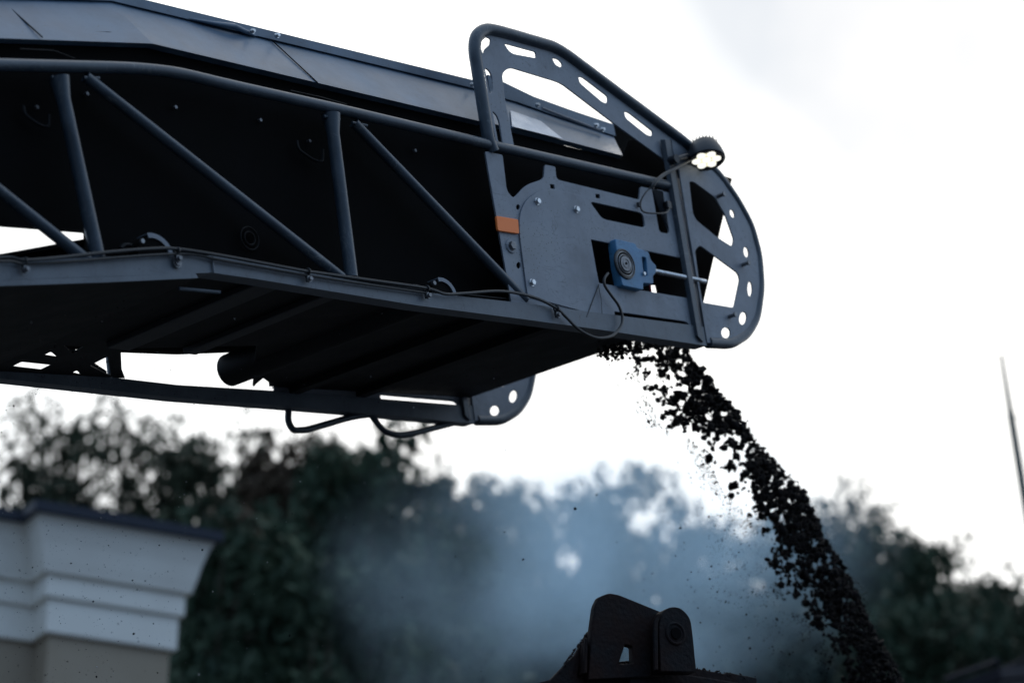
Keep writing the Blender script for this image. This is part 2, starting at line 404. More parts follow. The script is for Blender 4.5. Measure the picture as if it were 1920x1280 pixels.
tip_holes = [rounded([(1291, 340), (1301, 342), (1340, 371), (1359, 404), (1375, 449), (1372, 463), (1342, 444), (1304, 413), (1298, 400)], 6),
             rounded([(1302, 470), (1311, 460), (1382, 512, 6), (1386, 524), (1375, 577), (1316, 567), (1311, 537)], 5),
             ell(1372, 401, 4, 8, -20), ell(1398, 473, 4.5, 10, -10), ell(1405, 542, 4.5, 14, 0), ell(1392, 597, 7, 12, 10), ell(1360, 624, 8.5, 10, 0)]
plate('tip_guard_plate', [tip_out] + tip_holes, -0.012, 0.007, M['plate'], far=True)
for x, y in ((1351, 368), (1397, 496), (1372, 593)):
    a = lp(x, y, -0.016); MB().cyl(a + Vector((-.02, 0, -.004)), a + Vector((-0.02, -0.03, -.004)), 0.008, n=12).cyl(a + Vector((-.02, -.03, -.004)), a + Vector((-0.02, -0.036, -.004)), 0.011, n=6).build('stud', M['dsteel'], boom, smooth=True)

# --- top tube, posts and diagonals
top_pts = [(-900, 104), (0, 122), (250, 128), (330, 136), (420, 158), (638, 206), (931, 275), (1262, 350)]
tubepx('top_tube', top_pts, 0.0195, M['tube'], far=True, rnd_=0.12)
for (xa, ya, xb, yb) in ((110, 146, 184, 485), (620, 215, 659, 520), (-330, 130, -240, 505)):
    A, B = lp(xa, ya, 0.004), lp(xb, yb, 0.004)
    o = MB().tube([A, A.lerp(B, .12), B], [0.033, 0.0225, 0.0225], 18).build('post', M['tube'], boom, smooth=True); FAR.append(o)
for (xa, ya, xb, yb) in ((160, 144, 640, 520), (664, 231, 985, 563), (-300, 120, 165, 490)):
    A, B = lp(xa, ya, 0.006), lp(xb, yb, 0.006)
    o = MB().tube([A, B], 0.0185, 18).build('diagonal_brace', M['tube'], boom, smooth=True); FAR.append(o)
# weld collars under the tube
for x, y, x2, y2 in ((96, 145, 127, 146), (157, 146, 186, 147), (607, 218, 637, 224), (660, 230, 688, 236)):
    MB().tube([lp(x, y, -0.004), lp(x2, y2, -0.004)], 0.0055, 8).build('weld_seam', M['tube'], boom, smooth=True)

# --- bottom rail: channel face, inward flange
def rail(name, top, bot, w):
    T = [lp(*p, w) for p in top]; B = [lp(*p, w) for p in bot]; mb = MB()
    mb.sheet([[t + Vector((0, 0.045, 0)), t, b, b + Vector((0, 0.06, 0))] for t, b in zip(T, B)])
    return mb.build(name, M['rail'], boom, solid=0.006)
rl = rail('bottom_rail', [(-900, 518), (0, 491), (200, 481), (398, 479), (481, 495), (780, 546), (980, 568), (1120, 586), (1325, 613)],
          [(-900, 557), (0, 525), (200, 518), (398, 511), (481, 523), (780, 572), (980, 598), (1120, 617), (1325, 648)], -0.012)
FAR.append(rl)
lip = MB()
tp = [lp(x, y, -0.016) for x, y in ((-900, 559), (0, 525.5), (200, 518.5), (366, 512))]
bt = [lp(x, y, -0.016) for x, y in ((-900, 572), (0, 536), (200, 529), (372, 521))]
lip.sheet([[a, b] for a, b in zip(tp, bt)]); lip.build('rail_lip', M['rail'], boom, solid=0.005)
a = lp(332, 492, -0.02); MB().cyl(a, a + Vector((0, -0.008, 0)), 0.013, n=6).cyl(a + Vector((0, .004, 0)), a + Vector((0, -0.003, 0)), 0.017, n=20).build('rail_bolt', M['dsteel'], boom)
MB().tube([lp(398, 481, -0.017), lp(401, 512, -0.017)], 0.0035, 8).build('weld_seam', M['rail'], boom, smooth=True)

# --- far twins
for o in FAR:
    c = o.copy(); COL.objects.link(c); c.parent = boom; c.location = (0, BW, 0)

# --- inner side wall (black rubber skirt) near side
wl = rounded([(-900, 60), (205, 60), (300, 92), (905, 236), (962, 250), (1165, 300), (1178, 262), (1196, 262), (1240, 292), (1372, 335), (1316, 576), (1316, 624), (1238, 645, 0), (1000, 600), (395, 508), (157, 500), (157, 437), (-900, 357)], 3)
plate('end_flap', [rounded([(1090, 262, 0), (1120, 236, 4), (1150, 232, 0), (1262, 304, 0), (1262, 372, 0), (1100, 340, 0)], 3)], 0.24, 0.008, M['rubber'])
slit = [(1220, 534), (1229, 535), (1235, 562), (1221, 560)]
plate('side_skirt', [wl, slit, ell(1228, 601, 2.4, 3.2), ell(1201, 596, 1.3, 1.8)], 0.085, 0.006, M['rubber'])
# far skirt ends higher so that the sky shows under it
wf = []
for x, y in ((-900, 60), (205, 60), (300, 92), (905, 236), (1160, 292), (1240, 330)):
    q = lp(x, y, 0.085); wf.append((q.x, q.z))
FW = BW - 0.085
q = [l2(x, y, FW) for x, y in ((860, 690), (470, 648), (435, 655), (330, 658), (228, 654), (195, 560), (165, 420), (0, 400), (-900, 300))]
me = fill2d([wf + q], 0.006, 0.0008)
co = np.empty(len(me.vertices) * 3); me.vertices.foreach_get('co', co); co = co.reshape(-1, 3); co[:, 1] += FW; me.vertices.foreach_set('co', co.ravel())
link('side_skirt', me, M['rubber'], boom)

# --- hood over the belt
def hood(lo, cr, tp_, wl_, wc, name, top_w=0.0):
    A = [lp(*p, wl_) for p in lo]; B = [lp(*p, wc) for p in cr]; C = [lp(*p, wc - 0.012) for p in tp_]
    mb = MB()
    rows = []
    for a, b, c in zip(A, B, C):
        b2 = Vector((b.x, b.y - 0.012, b.z - 0.002))
        rows.append([a + Vector((0, .03, -.004)), a, b, b2, c, Vector((c.x, BW - c.y, c.z)), Vector((b.x, BW - b.y, b.z)), Vector((a.x, BW - a.y, a.z))])
    # extra stations so the sheet can dent a little
    rr = []
    for k in range(len(rows) - 1):
        n = 6
        for j in range(n):
            t = j / n; rr.append([p.lerp(q_, t) for p, q_ in zip(rows[k], rows[k + 1])])
    rr.append(rows[-1])
    return mb.sheet(rr).build(name, M['hood'], boom, solid=0.003)
hood([(-900, 41), (0, 72), (286, 82), (640, 166), (906, 229)], [(-950, -32), (-60, -5), (205, 3), (600, 98), (906, 172)],
     [(-950, -60), (-60, -32), (240, -8), (610, 83), (906, 155)], 0.045, 0.20, 'hood')
hood([(900, 226), (962, 241), (1060, 264), (1168, 292)], [(915, 178), (965, 192), (1050, 222), (1150, 256)],
     [(915, 140), (1000, 181), (1075, 208), (1150, 233)], 0.055, 0.21, 'end_hood')
# hood details: seams, bolts, flange strip
MB().tube([lp(1016, 203, 0.17), lp(1130, 247, 0.17)], 0.006, 8).build('hood_trim_bar', M['plate'], boom, smooth=True)
for x, y in ((472, 60), (518, 68), (884, 160), (1006, 198), (1116, 236), (1128, 244)):
    a = lp(x, y, 0.17); MB().cyl(a, a + Vector((0, -0.006, 0)), 0.0095, n=16).cyl(a + Vector((0, -0.006, 0)), a + Vector((0, -0.015, 0)), 0.0065, n=6).build('hood_bolt', M['steel'], boom)
bmp = MB().tube([lp(x, y, w) for x, y, w in ((350, 34, .19), (400, 44, .178), (440, 50, .172), (462, 60, .18), (480, 68, .188))], [0.002, 0.007, 0.010, 0.008, 0.002], 10).build('flange_bulge', M['hood'], boom, smooth=True)
for (xa, ya, xb, yb) in ((8, 8, 78, 71), (510, 78, 594, 156)):
    # overlap seams of the sheets: thin raised strips lying on the sloping panel
    def onp(x, y):
        t = 0
        return None
    for wA in (0.0,):
        A = lp(xa, ya, 0.19); B = lp(xb, yb, 0.045 + 0.0)
        MB().tube([A + Vector((0, -0.004, 0)), B + Vector((0, -0.004, 0))], 0.0022, 6).build('sheet_seam', M['rubber'], boom)
st = MB().sheet([[lp(955, 208, 0.150), lp(1012, 228, 0.140)], [lp(958, 238, 0.052), lp(1054, 262, 0.052)]])  # thin pale sheet painted in as the sky's reflection on the end hood
s_ = st.build('sheen_patch', M['sheen_patch'], boom, solid=0.001); s_['label'] = 'painted pale sky reflection on the end hood'
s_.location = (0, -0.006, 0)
# --- belt: carrying run, return run, head drum
def v_at(px, py, w): return lp(px, py, w)
near_run = [(-900, 620), (0, 476), (157, 448), (330, 440), (600, 452)]
R = [lp(x, y, 0.10) for x, y in near_run]
far_pts = [lp(x, y, BW - 0.1) for x, y in ((228, 655), (330, 659), (435, 655))]
bz = [(p.x, p.z) for p in R[:3]] + [(p.x, p.z) for p in far_pts]
drum = lp(1172, 495, 0.1)
bz += [(drum.x - 0.02, drum.z - 0.105)]
bz.sort()
MB().sheet([[Vector((x, 0.10, z)), Vector((x, BW - 0.10, z))] for x, z in bz]).build('return_belt', M['rubber'], boom, solid=0.012)
MB().sheet([[Vector((x, w, z)) for w, z in ((0.09, z0 + .08), (0.3, z0), (BW - 0.3, z0), (BW - 0.09, z0 + .08))] for x, z0 in
            ((lp(-900, 190).x, lp(-900, 190).z), (lp(0, 205).x, lp(0, 205).z), (lp(400, 225).x, lp(400, 225).z), (drum.x, drum.z + 0.1))]).build('carrying_belt', M['rubber'], boom, solid=0.012)
MB().cyl(drum, drum + Vector((0, BW - 0.2, 0)), 0.10, n=32).build('head_drum', M['rubber'], boom, smooth=True)
# roller under the return belt
ra = lp(430, 694, BW - 0.12)
MB().cyl(ra, Vector((ra.x, 0.10, ra.z)), 0.062, n=28).build('return_roller', M['pan'], boom, smooth=True)
rb = lp(300, 470, 0.10)
MB().cyl(rb, Vector((rb.x, BW - 0.12, rb.z)), 0.05, n=28).build('return_roller', M['pan'], boom, smooth=True)
# --- bottom pan with lattice cut-outs (plane of the right hand section)
A, B = lp(398, 511), lp(1325, 648)
A.z += 0.025; B.z += 0.115
def pan_point(px, py):
    "(along, across) where the ray meets the sloping bottom plane"
    n = Vector((-(B.z - A.z), 0, B.x - A.x)).normalized(); n_w = (BM.to_3x3() @ n); r = pixray(px, py)
    o_w = BM @ A; t = (o_w - CAM).dot(n_w) / r.dot(n_w); q = BI @ (CAM + r * t); return q
def panz(x): return A.z + (B.z - A.z) * (x - A.x) / (B.x - A.x)
outl = [(lp(395, 511).x, 0.01), (lp(1317, 640).x, 0.01), (lp(1317, 640).x, BW - .01)]
def pe(px, py=None):
    q = pan_point(px, py if py else 690)
    if py: return (q.x, q.y)
    lo_, hi_ = 640.0, 760.0
    for _ in range(40):
        mdl = (lo_ + hi_) / 2
        if pan_point(px, mdl).y < BW - .01: lo_ = mdl
        else: hi_ = mdl
    return (pan_point(px, lo_).x, BW - .01)
outl += [pe(504), pe(503, 713), pe(493, 706), pe(480, 717), pe(476, 722), pe(473, 720), pe(480, 645), pe(226, 650), pe(228, 690), pe(234)]
outl += [(lp(395, 511).x, BW - .01)]
holes = [[(0, 652), (38, 631), (52, 633), (0, 664), (-60, 695), (-60, 685)], [(81, 663), (95, 656), (108, 667)], [(119, 644), (156, 647), (136, 659)], [(18, 686), (40, 675), (97, 681), (74, 692)],
         [(134, 696), (144, 691), (151, 700)], [(168, 682), (202, 665), (207, 707)],
         ]
hl = [[(pan_point(*p).x, pan_point(*p).y) for p in rounded(h, 3)] for h in holes]
hl = [[(x, min(y, BW - .018)) for x, y in h] for h in hl]
hl = [h for h in hl if all(outl[0][0] < x and 0 < y for x, y in h)]
print('pan holes kept', len(hl), 'of', len(holes))
me = fill2d([outl] + hl, 0.005, 0.0008)
co = np.empty(len(me.vertices) * 3); me.vertices.foreach_get('co', co); co = co.reshape(-1, 3)
x, t_, y = co[:, 0].copy(), co[:, 1].copy(), co[:, 2].copy()
co[:, 0] = x; co[:, 1] = y; co[:, 2] = A.z + (B.z - A.z) * (x - A.x) / (B.x - A.x) - 0.004 + t_
me.vertices.foreach_set('co', co.ravel()); me.update()
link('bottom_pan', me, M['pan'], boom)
# left section pan
A1, B1 = lp(-900, 557), lp(398, 511)
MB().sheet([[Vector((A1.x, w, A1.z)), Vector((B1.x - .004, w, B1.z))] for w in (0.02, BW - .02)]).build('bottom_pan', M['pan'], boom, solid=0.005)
# stiffeners under the pan
for px_ in (470, 560, 700, 840, 980, 1100):
    q = lp(px_, 0); xx = q.x; z = panz(lp(px_, 600).x); xx = lp(px_, 600).x
    sk = 0.35 if px_ < 600 else 0.0
    MB().add([(xx, .03, z - .008), (xx + .05, .03, z - .008), (xx + .05 + sk, BW - .03, panz(xx + sk) - .008), (xx + sk, BW - .03, panz(xx + sk) - .008),
              (xx, .03, z - .035), (xx + .05, .03, z - .035), (xx + .05 + sk, BW - .03, panz(xx + sk) - .035), (xx + sk, BW - .03, panz(xx + sk) - .035)],
             [(0, 3, 2, 1), (4, 5, 6, 7), (0, 1, 5, 4), (1, 2, 6, 5), (2, 3, 7, 6), (3, 0, 4, 7)]).build('pan_stiffener', M['pan'], boom) if px_ > 900 else None
for xa, hw in ((0.30, .05), (.62, .03)):
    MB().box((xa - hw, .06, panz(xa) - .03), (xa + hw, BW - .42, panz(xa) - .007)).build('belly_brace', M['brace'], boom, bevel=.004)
MB().tube([lp(335, 541, 0.02), lp(412, 548, 0.02)], 0.006, 8).build('pan_hook', M['tube'], boom, smooth=True)
# hanging D shaped handles below the far rail
for pts in ([(541, 765), (540, 790), (549, 806), (572, 806), (660, 781), (690, 777)], [(698, 780), (716, 806), (745, 816), (775, 812), (860, 790), (905, 784)]):
    o = MB().tube(bend([lp(x, y, BW + 0.03) for x, y in pts], 0.05), 0.0135, 12).build('hanging_handle', M['tube'], boom, smooth=True)

# --- idler guards at the near rail
for cx, cy, r in ((290, 478, 0.07), (832, 553, 0.063)):
    c = lp(cx, cy, -0.004); mb = MB(); rows = []
    for i in range(17):
        t = -0.12 + 1.95 * i / 16; d = Vector((math.cos(t) * r * 1.1, 0, math.sin(t) * r))
        rows.append([c + d + Vector((0, 0.05, 0)), c + d])
    rows = [[a, b, b + (c - b) * 0.22] for a, b in rows]
    mb.sheet(rows).build('idler_guard', M['plate'], boom, smooth=True, solid=0.004)
    MB().cyl(c + Vector((-.004, .004, .0)), c + Vector((-.004, .05, .0)), r * .82, n=28).build('idler_end', M['rubber'], boom, smooth=True)
    k = lp(cx - 62, cy + 1, 0.05); rows = []
    mb = MB().torus(k + Vector((0.03, 0, 0.0)), (0, 1, 0), 0.036, 0.009, a0=0.6, a1=math.pi); mb.build('cable_loop', M['pan'], boom, smooth=True)
    MB().cyl(c + Vector((-.05, -.002, .035)), c + Vector((-.05, -.012, .035)), 0.008, n=6).build('idler_bolt', M['dsteel'], boom)
# roller end rings seen in the dark
for x, y in ((468, 447),):
    c = lp(x, y, 0.07)
    MB().torus(c, (0, 1, 0), 0.038, 0.003, m=6).torus(c, (0, 1, 0), 0.022, 0.003, m=6).build('roller_ring', M['pan'], boom, smooth=True)
for x, y in ((575, 272), (62, 207)):
    MB().tube(bend([lp(x - 18, y - 8, .06), lp(x - 16, y + 8, .055), lp(x + 12, y + 28, .05), lp(x + 30, y + 33, .05), lp(x + 30, y + 8, .05)], .02), 0.005, 8).build('wire_hook', M['pan'], boom, smooth=True)
for x, y in ((160, 178), (326, 203), (485, 227), (775, 284), (577, 266), (66, 203)):
    c = lp(x, y, 0.078); MB().cyl(c, c + Vector((0, -0.012, 0)), 0.0065, n=6).build('skirt_bolt', M['dsteel'], boom)
for pts in ([(38, 92), (100, 95), (140, 110)], [(545, 170), (600, 182), (650, 196)]):
    MB().tube([lp(x, y, 0.03) for x, y in pts], 0.002, 6).build('thin_wire', M['pan'], boom)

# --- cable and clamps along the rail
cab = [(-200, 500), (0, 483), (46, 488), (120, 482), (200, 473), (290, 466), (335, 467), (420, 480), (560, 506), (600, 512), (700, 526), (798, 540), (835, 551), (870, 550), (940, 546), (1000, 557),
       (1042, 577), (1062, 595), (1085, 617), (1115, 632), (1143, 631), (1162, 615), (1167, 596), (1160, 573), (1145, 552), (1134, 535), (1133, 522), (1140, 512)]
Pc = [lp(x, y, -0.03 if x > 40 else 0.0) for x, y in cab]
def smooth_pts(P, n=6):
    out = []
    for i in range(len(P) - 1):
        p0, p1, p2, p3 = P[max(i - 1, 0)], P[i], P[i + 1], P[min(i + 2, len(P) - 1)]
        for j in range(n):
            t = j / n; out.append(0.5 * ((2 * p1) + (p2 - p0) * t + (2 * p0 - 5 * p1 + 4 * p2 - p3) * t * t + (3 * p1 - p0 - 3 * p2 + p3) * t ** 3))
    return out + [P[-1]]
MB().tube(smooth_pts(Pc), 0.0055, 8).build('rail_cable', M['cable'], boom, smooth=True)
Pc2 = [lp(x, y + 4, -0.026) for x, y in ((-200, 500), (0, 486), (46, 491), (120, 487), (335, 472), (420, 485), (575, 512), (700, 531), (798, 545))]
MB().tube(smooth_pts(Pc2), 0.0045, 8).build('rail_cable', M['cable'], boom, smooth=True)
for x, y in ((46, 489), (332, 470), (577, 509), (800, 541), (1043, 578)):
    c = lp(x, y, -0.028)
    o = MB().torus(c, (1, 0.25, 0), 0.010, 0.0032, n=14, m=6).box(c + Vector((-.006, -.002, -.034)), c + Vector((.006, .008, -.006))).build('cable_clamp', M['cable'], boom, smooth=True)
    MB().cyl(c + Vector((0, -.003, -.026)), c + Vector((0, -.014, -.026)), 0.0075, n=6).cyl(c + Vector((0, 0, -.026)), c + Vector((0, -.005, -.026)), 0.0105, n=16).build('clamp_bolt', M['dsteel'], o)

# --- blue take-up bearing with its screw
bear = plate('bearing_block', [rounded([(1146, 450, 3), (1184, 459, 3), (1188, 468, 3), (1208, 474, 4), (1214, 492, 6), (1223, 500, 3), (1223, 514, 3), (1217, 520, 3), (1218, 535, 3),
                                        (1199, 533, 2), (1199, 546, 3), (1160, 538, 3), (1153, 505, 6)], 3),
                               rounded([(1196, 484), (1204, 486), (1207, 520), (1200, 519)], 2)], -0.012, 0.04, M['blue'], bev=0.003)
bear['label'] = 'blue cast bearing housing'
c = lp(1171, 495, -0.033)
MB().torus(c, (0, 1, 0), 0.056, 0.005, m=8).build('bearing_seal', M['cable'], bear, smooth=True)
MB().torus(c + Vector((0, -.001, 0)), (0, 1, 0), 0.048, 0.0035, m=8).torus(c + Vector((0, -.003, 0)), (0, 1, 0), 0.036, 0.003, m=8).build('bearing_ring', M['dsteel'], bear, smooth=True)
MB().cyl(c + Vector((0, .004, 0)), c + Vector((0, -.001, 0)), 0.054, n=32).build('bearing_face', M['rubber'], bear, smooth=True)
MB().cyl(c + Vector((0, .0, 0)), c + Vector((0, -.008, 0)), 0.030, n=28).torus(c + Vector((0, -.008, 0)), (0, 1, 0), 0.018, 0.0015, m=6).build('shaft_end', M['dsteel'], bear, smooth=True)
MB().cyl(c + Vector((0, -.006, 0)), c + Vector((0, -.010, 0)), 0.005, n=12).build('shaft_centre', M['rubber'], bear)
c2 = lp(1207, 513, -0.034); MB().cyl(c2, c2 + Vector((0, -.006, 0)), 0.007, n=10).build('grease_nipple', M['steel'], bear, smooth=True)
sc = MB(); pa, pb = lp(1220, 507, -0.01), lp(1322, 528, -0.01); n = 60; pts = []; rs = []
for i in range(n + 1):
    for dr in ((0.0105, 0.009) if 4 < i < n - 6 else (0.010, 0.010)):
        pts.append(pa.lerp(pb, (i + (0.0 if dr != rs else 0)) / n + (0.004 if dr == 0.009 else 0))); rs.append(dr)
sc.tube(pts, rs, 14).build('tension_screw', M['steel'], boom, smooth=False)
q = lp(1219, 507, -0.012); MB().cyl(q, q + (pb - pa).normalized() * 0.012, 0.018, n=6).build('lock_nut', M['dsteel'], boom)
MB().tube([lp(1209, 472, -.0), lp(1222, 560, 0)], 0.004, 8).build('seal_strip', M['redm'], boom)
MB().tube([lp(1123, 533, -.012), lp(1112, 562, -.012), lp(1100, 594, -.012)], 0.002, 6).build('thin_wire', M['cable'], boom)
MB().tube([lp(1122, 535, -.012), lp(1127, 560, -.012), lp(1129, 588, -.012)], 0.0013, 6).build('thin_wire', M['cable'], boom)

# --- work light on the guard
lc = near_point(1324, 296, -0.075); Zc = (lc - CAM).dot(FWD)
view = (CAM - lc).normalized()
nrm = (view * 0.50 - UP * 0.84 + RT * 0.16).normalized()
xax = (RT * 0.97 + UP * 0.22); xax = (xax - nrm * xax.dot(nrm)).normalized(); yax = nrm.cross(xax)
LM = Matrix(((xax.x, yax.x, nrm.x, lc.x), (xax.y, yax.y, nrm.y, lc.y), (xax.z, yax.z, nrm.z, lc.z), (0, 0, 0, 1)))
T = BI @ LM @ Matrix.Scale(1.08, 4)
def lw(m): return T @ m
light = MB()
prof = [(0.0, -0.072), (0.036, -0.071), (0.050, -0.060), (0.063, -0.030), (0.071, 0.0), (0.071, 0.010), (0.066, 0.015), (0.062, 0.009), (0.0, 0.008)]
rows = [[T @ Vector((r * math.cos(t), r * math.sin(t), z)) for t in [2 * math.pi * i / 36 for i in range(37)]] for r, z in prof]
light.sheet(rows)
for i in range(-4, 5):      # cooling fins on the back
    x0 = i * 0.0125; h = math.sqrt(max(0.0, 0.050 ** 2 - x0 ** 2))
    light.box((x0 - .002, -h * .8, -0.0745), (x0 + .002, h * .8, -0.060), T)
wlgt = light.build('work_light', M['lamp'], boom, smooth=True); wlgt['label'] = 'round black LED work light, switched on'
lens = MB(); gap = MB()
ring = [(0, 0)] + [(0.038 * math.cos(math.pi / 3 * i), 0.038 * math.sin(math.pi / 3 * i)) for i in range(6)]
for x0, y0 in ring:
    lens.cyl(T @ Vector((x0, y0, 0.009)), T @ Vector((x0, y0, 0.0125)), 0.0182, 0.0170, n=20)
gap.cyl(T @ Vector((0, 0, 0.008)), T @ Vector((0, 0, 0.0105)), 0.047, n=36)
lens.build('led_lens', M['led'], wlgt, smooth=True); gap.build('lens_reflector', M['led_gap'], wlgt)
jn = lp(1262, 300, -0.035); j2 = T @ Vector((-0.055, 0.0, -0.02))
MB().tube([jn, (jn + j2) / 2 + Vector((0, -.01, 0)), j2], 0.012, 10).cyl(jn + Vector((0, .02, 0)), jn + Vector((0, -.02, 0)), 0.018, n=14).build('light_bracket', M['lamp'], wlgt, smooth=True)
MB().tube(smooth_pts([j2 + Vector((.01, 0, -.01)), lp(1268, 315, -.05), lp(1244, 328, -.05), lp(1228, 342, -.05), lp(1222, 354, -.04)]), 0.0075, 10).build('light_conduit', M['cable'], wlgt, smooth=True)
MB().tube(smooth_pts([lp(1222, 350, -.035), lp(1210, 362, -.03), lp(1201, 380, -.02), lp(1205, 396, -.02), lp(1225, 400, -.03), lp(1250, 398, -.03), lp(1257, 382, -.02)]), 0.0035, 8).build('light_wire', M['cable'], wlgt, smooth=True)
c = lp(1252, 385, -0.016); MB().box(c - Vector((.014, .01, .016)), c + Vector((.014, .01, .016))).build('cable_plug', M['cable'], boom, bevel=.004)
c = lp(1198, 384, -0.014); MB().box(c - Vector((.008, .006, .010)), c + Vector((.008, .006, .010))).build('cable_plug', M['cable'], boom, bevel=.003)

# ------------------------------------------------------------------ falling asphalt millings
def ico(sub):
    bm = bmesh.new(); bmesh.ops.create_icosphere(bm, subdivisions=sub, radius=1.0)
    v = np.array([p.co[:] for p in bm.verts]); f = np.array([[q.index for q in p.verts] for p in bm.faces]); bm.free(); return v, f
rs_ = np.random.RandomState(5)
def lumps(items, name, m, sub=1, rough=0.35, parent=None):
    bv, bf = ico(sub); n = len(items); nv = len(bv)
    c = np.array([i[0] for i in items], float); r = np.array([i[1] for i in items], float)
    V = np.repeat(bv[None], n, 0) * (1 + rs_.uniform(-rough, rough, (n, nv, 1)))
    V *= rs_.uniform(0.55, 1.25, (n, 1, 3))
    # random rotation
    q = rs_.normal(size=(n, 4)); q /= np.linalg.norm(q, axis=1)[:, None]; w, x, y, z = q.T
    Rm = np.stack([1 - 2 * (y * y + z * z), 2 * (x * y - z * w), 2 * (x * z + y * w), 2 * (x * y + z * w), 1 - 2 * (x * x + z * z), 2 * (y * z - x * w), 2 * (x * z - y * w), 2 * (y * z + x * w), 1 - 2 * (x * x + y * y)], 1).reshape(n, 3, 3)
    V = np.einsum('nij,nkj->nki', Rm, V) * r[:, None, None] + c[:, None, :]
    Fc = (bf[None] + (np.arange(n) * nv)[:, None, None]).reshape(-1, 3)
    me = bpy.data.meshes.new(name); me.vertices.add(n * nv); me.vertices.foreach_set('co', V.ravel())
    me.loops.add(len(Fc) * 3); me.loops.foreach_set('vertex_index', Fc.ravel().astype(np.int32)); me.polygons.add(len(Fc))
    me.polygons.foreach_set('loop_start', np.arange(0, len(Fc) * 3, 3, dtype=np.int32)); me.polygons.foreach_set('loop_total', np.full(len(Fc), 3, dtype=np.int32))
    me.update(); me.validate(); return link(name, me, m, parent)
from mathutils import noise as mn
# right edge and left edge of the stream in the photograph, y -> x
ys = [636, 669, 700, 749, 800, 823, 860, 919, 960, 993, 1025, 1060, 1110, 1174, 1227, 1290, 1400]
xr = [1278, 1294, 1320, 1366, 1400, 1416, 1450, 1503, 1524, 1538, 1557, 1582, 1611, 1634, 1668, 1700, 1745]
xl = [1168, 1184, 1194, 1216, 1242, 1296, 1328, 1355, 1396, 1420, 1430, 1440, 1466, 1520, 1562, 1580, 1620]
items = []
wm = BW * 0.5
tries = 0
while len(items) < 7600 and tries < 120000:
    tries += 1
    y = rs_.uniform(636, 1330); a = rs_.beta(1.45, 1.05)
    L_, R_ = np.interp(y, ys, xl), np.interp(y, ys, xr); x = L_ + (R_ - L_) * a
    g = 0.6 * mn.noise(Vector((x * 0.020, y * 0.020, 7.7))) + 0.8 * mn.noise(Vector((x * 0.075, y * 0.075, 9.0))) + .6 * mn.noise(Vector((x * 0.16, y * 0.16, 5.0)))
    if a > .5: g += 0.14
    if g < 0.10 - 0.42 * a + (0.1 if a > .96 else 0): continue
    r = min(0.024, max(0.0025, rs_.lognormal(math.log(0.0070), 0.5)))
    w = wm + rs_.uniform(-0.3, 0.3)
    # keep the pixel, move the plane: spread across the belt
    p = near_point(x, y, w); items.append((tuple(p), r))
print('lumps', len(items))
fall = lumps(items, 'falling_asphalt', M['lump'], 1, 0.5)
tag(fall, 'black asphalt millings pouring in a slanting stream from the conveyor end', 'asphalt', kind='stuff')
its = []
for k in range(5200):
    y = 640 + 700 * rs_.beta(1.3, 1.1); L_, R_ = np.interp(y, ys, xl), np.interp(y, ys, xr)
    side = rs_.rand()
    if side < 0.12: x = R_ + abs(rs_.normal()) * 8
    elif side < 0.5: x = L_ - abs(rs_.normal()) * 14
    else: x = L_ - rs_.exponential(55) if y > 900 else L_ - abs(rs_.normal()) * 24
    if mn.noise(Vector((x * .02, y * .02, 1))) < -0.12: continue
    its.append((tuple(near_point(x, y, wm + rs_.uniform(-.35, .35))), min(0.007, max(.0008, rs_.lognormal(math.log(0.0017), 0.5)))))
for k in range(1500):       # dust of crumbs left of the lower stream
    x, y = 1418 + rs_.normal() * 42, 1065 + rs_.normal() * 58
    if mn.noise(Vector((x * .03, y * .03, 4))) > -.15: its.append((tuple(near_point(x, y, wm + rs_.uniform(-.4, .4))), min(.005, rs_.lognormal(math.log(.0012), .45))))
for k in range(170):        # dribble at the lip of the belt
    x, y = 1155 + rs_.normal() * 18, 658 + rs_.normal() * 8; its.append((tuple(near_point(x, y, wm * .5 + rs_.uniform(-.2, .2))), rs_.uniform(.002, .011)))
fines = lumps(its, 'asphalt_fines', M['lump'], 1, 0.3)
tag(fines, 'fine black asphalt crumbs drifting off the left side of the falling stream', 'asphalt', kind='stuff')
for nm, mm, cnt, lab in (('floating_dust', M['lump'], 1700, 'tiny dark grains of dust in the air in front of the building and trees'), ('floating_grit', M['speck'], 420, 'tiny pale grains of grit in the air under the conveyor')):
    its = []
    for k in range(cnt):
        x = rs_.choice([rs_.normal(180, 160), rs_.uniform(0, 1100)], p=[.75, .25]); y = rs_.uniform(690, 1290) if rs_.rand() < .8 else rs_.uniform(560, 800)
        its.append((tuple(pix(x, y, rs_.uniform(6.6, 8.6))), min(.0045, max(.0007, rs_.lognormal(math.log(.0011), .42)))))
    tag(lumps(its, nm, mm, 1, .3), lab, 'dust', kind='stuff')

# ------------------------------------------------------------------ truck bed under the stream
LH = Vector((LD.x, LD.y, 0)).normalized()
TC = pix(1180, 1246, 7.9)
TA = math.atan2(LH.y, LH.x) - math.radians(17); LH = Vector((math.cos(TA), math.sin(TA), 0)); TW = Vector((-LH.y, LH.x, 0))
TM = Matrix(((LH.x, TW.x, 0, TC.x), (LH.y, TW.y, 0, TC.y), (0, 0, 1, TC.z), (0, 0, 0, 1))); TI = TM.inverted()
truck = empty('dump_truck', Matrix.Translation((0, 0, -TC.z)) @ TM, 'rusty dark dump truck body with a hinge bracket on its rim below the conveyor', 'truck')
TX = Matrix.Translation((0, 0, TC.z))     # parts are written relative to the rim corner
def tl(px, py, w=0.0):
    r = pixray(px, py); t = (TC + TW * w - CAM).dot(TW) / r.dot(TW); q = TI @ (CAM + r * t); return (q.x, q.z)
def tplate(name, loops, w, thick, parent=truck, m=M['rust'], bev=0.004):
    me = fill2d([[tl(*p[:2], w) for p in l_] for l_ in loops], thick, bev)
    for v in me.vertices: v.co.y += w; v.co.z += TC.z
    return link(name, me, m, parent)
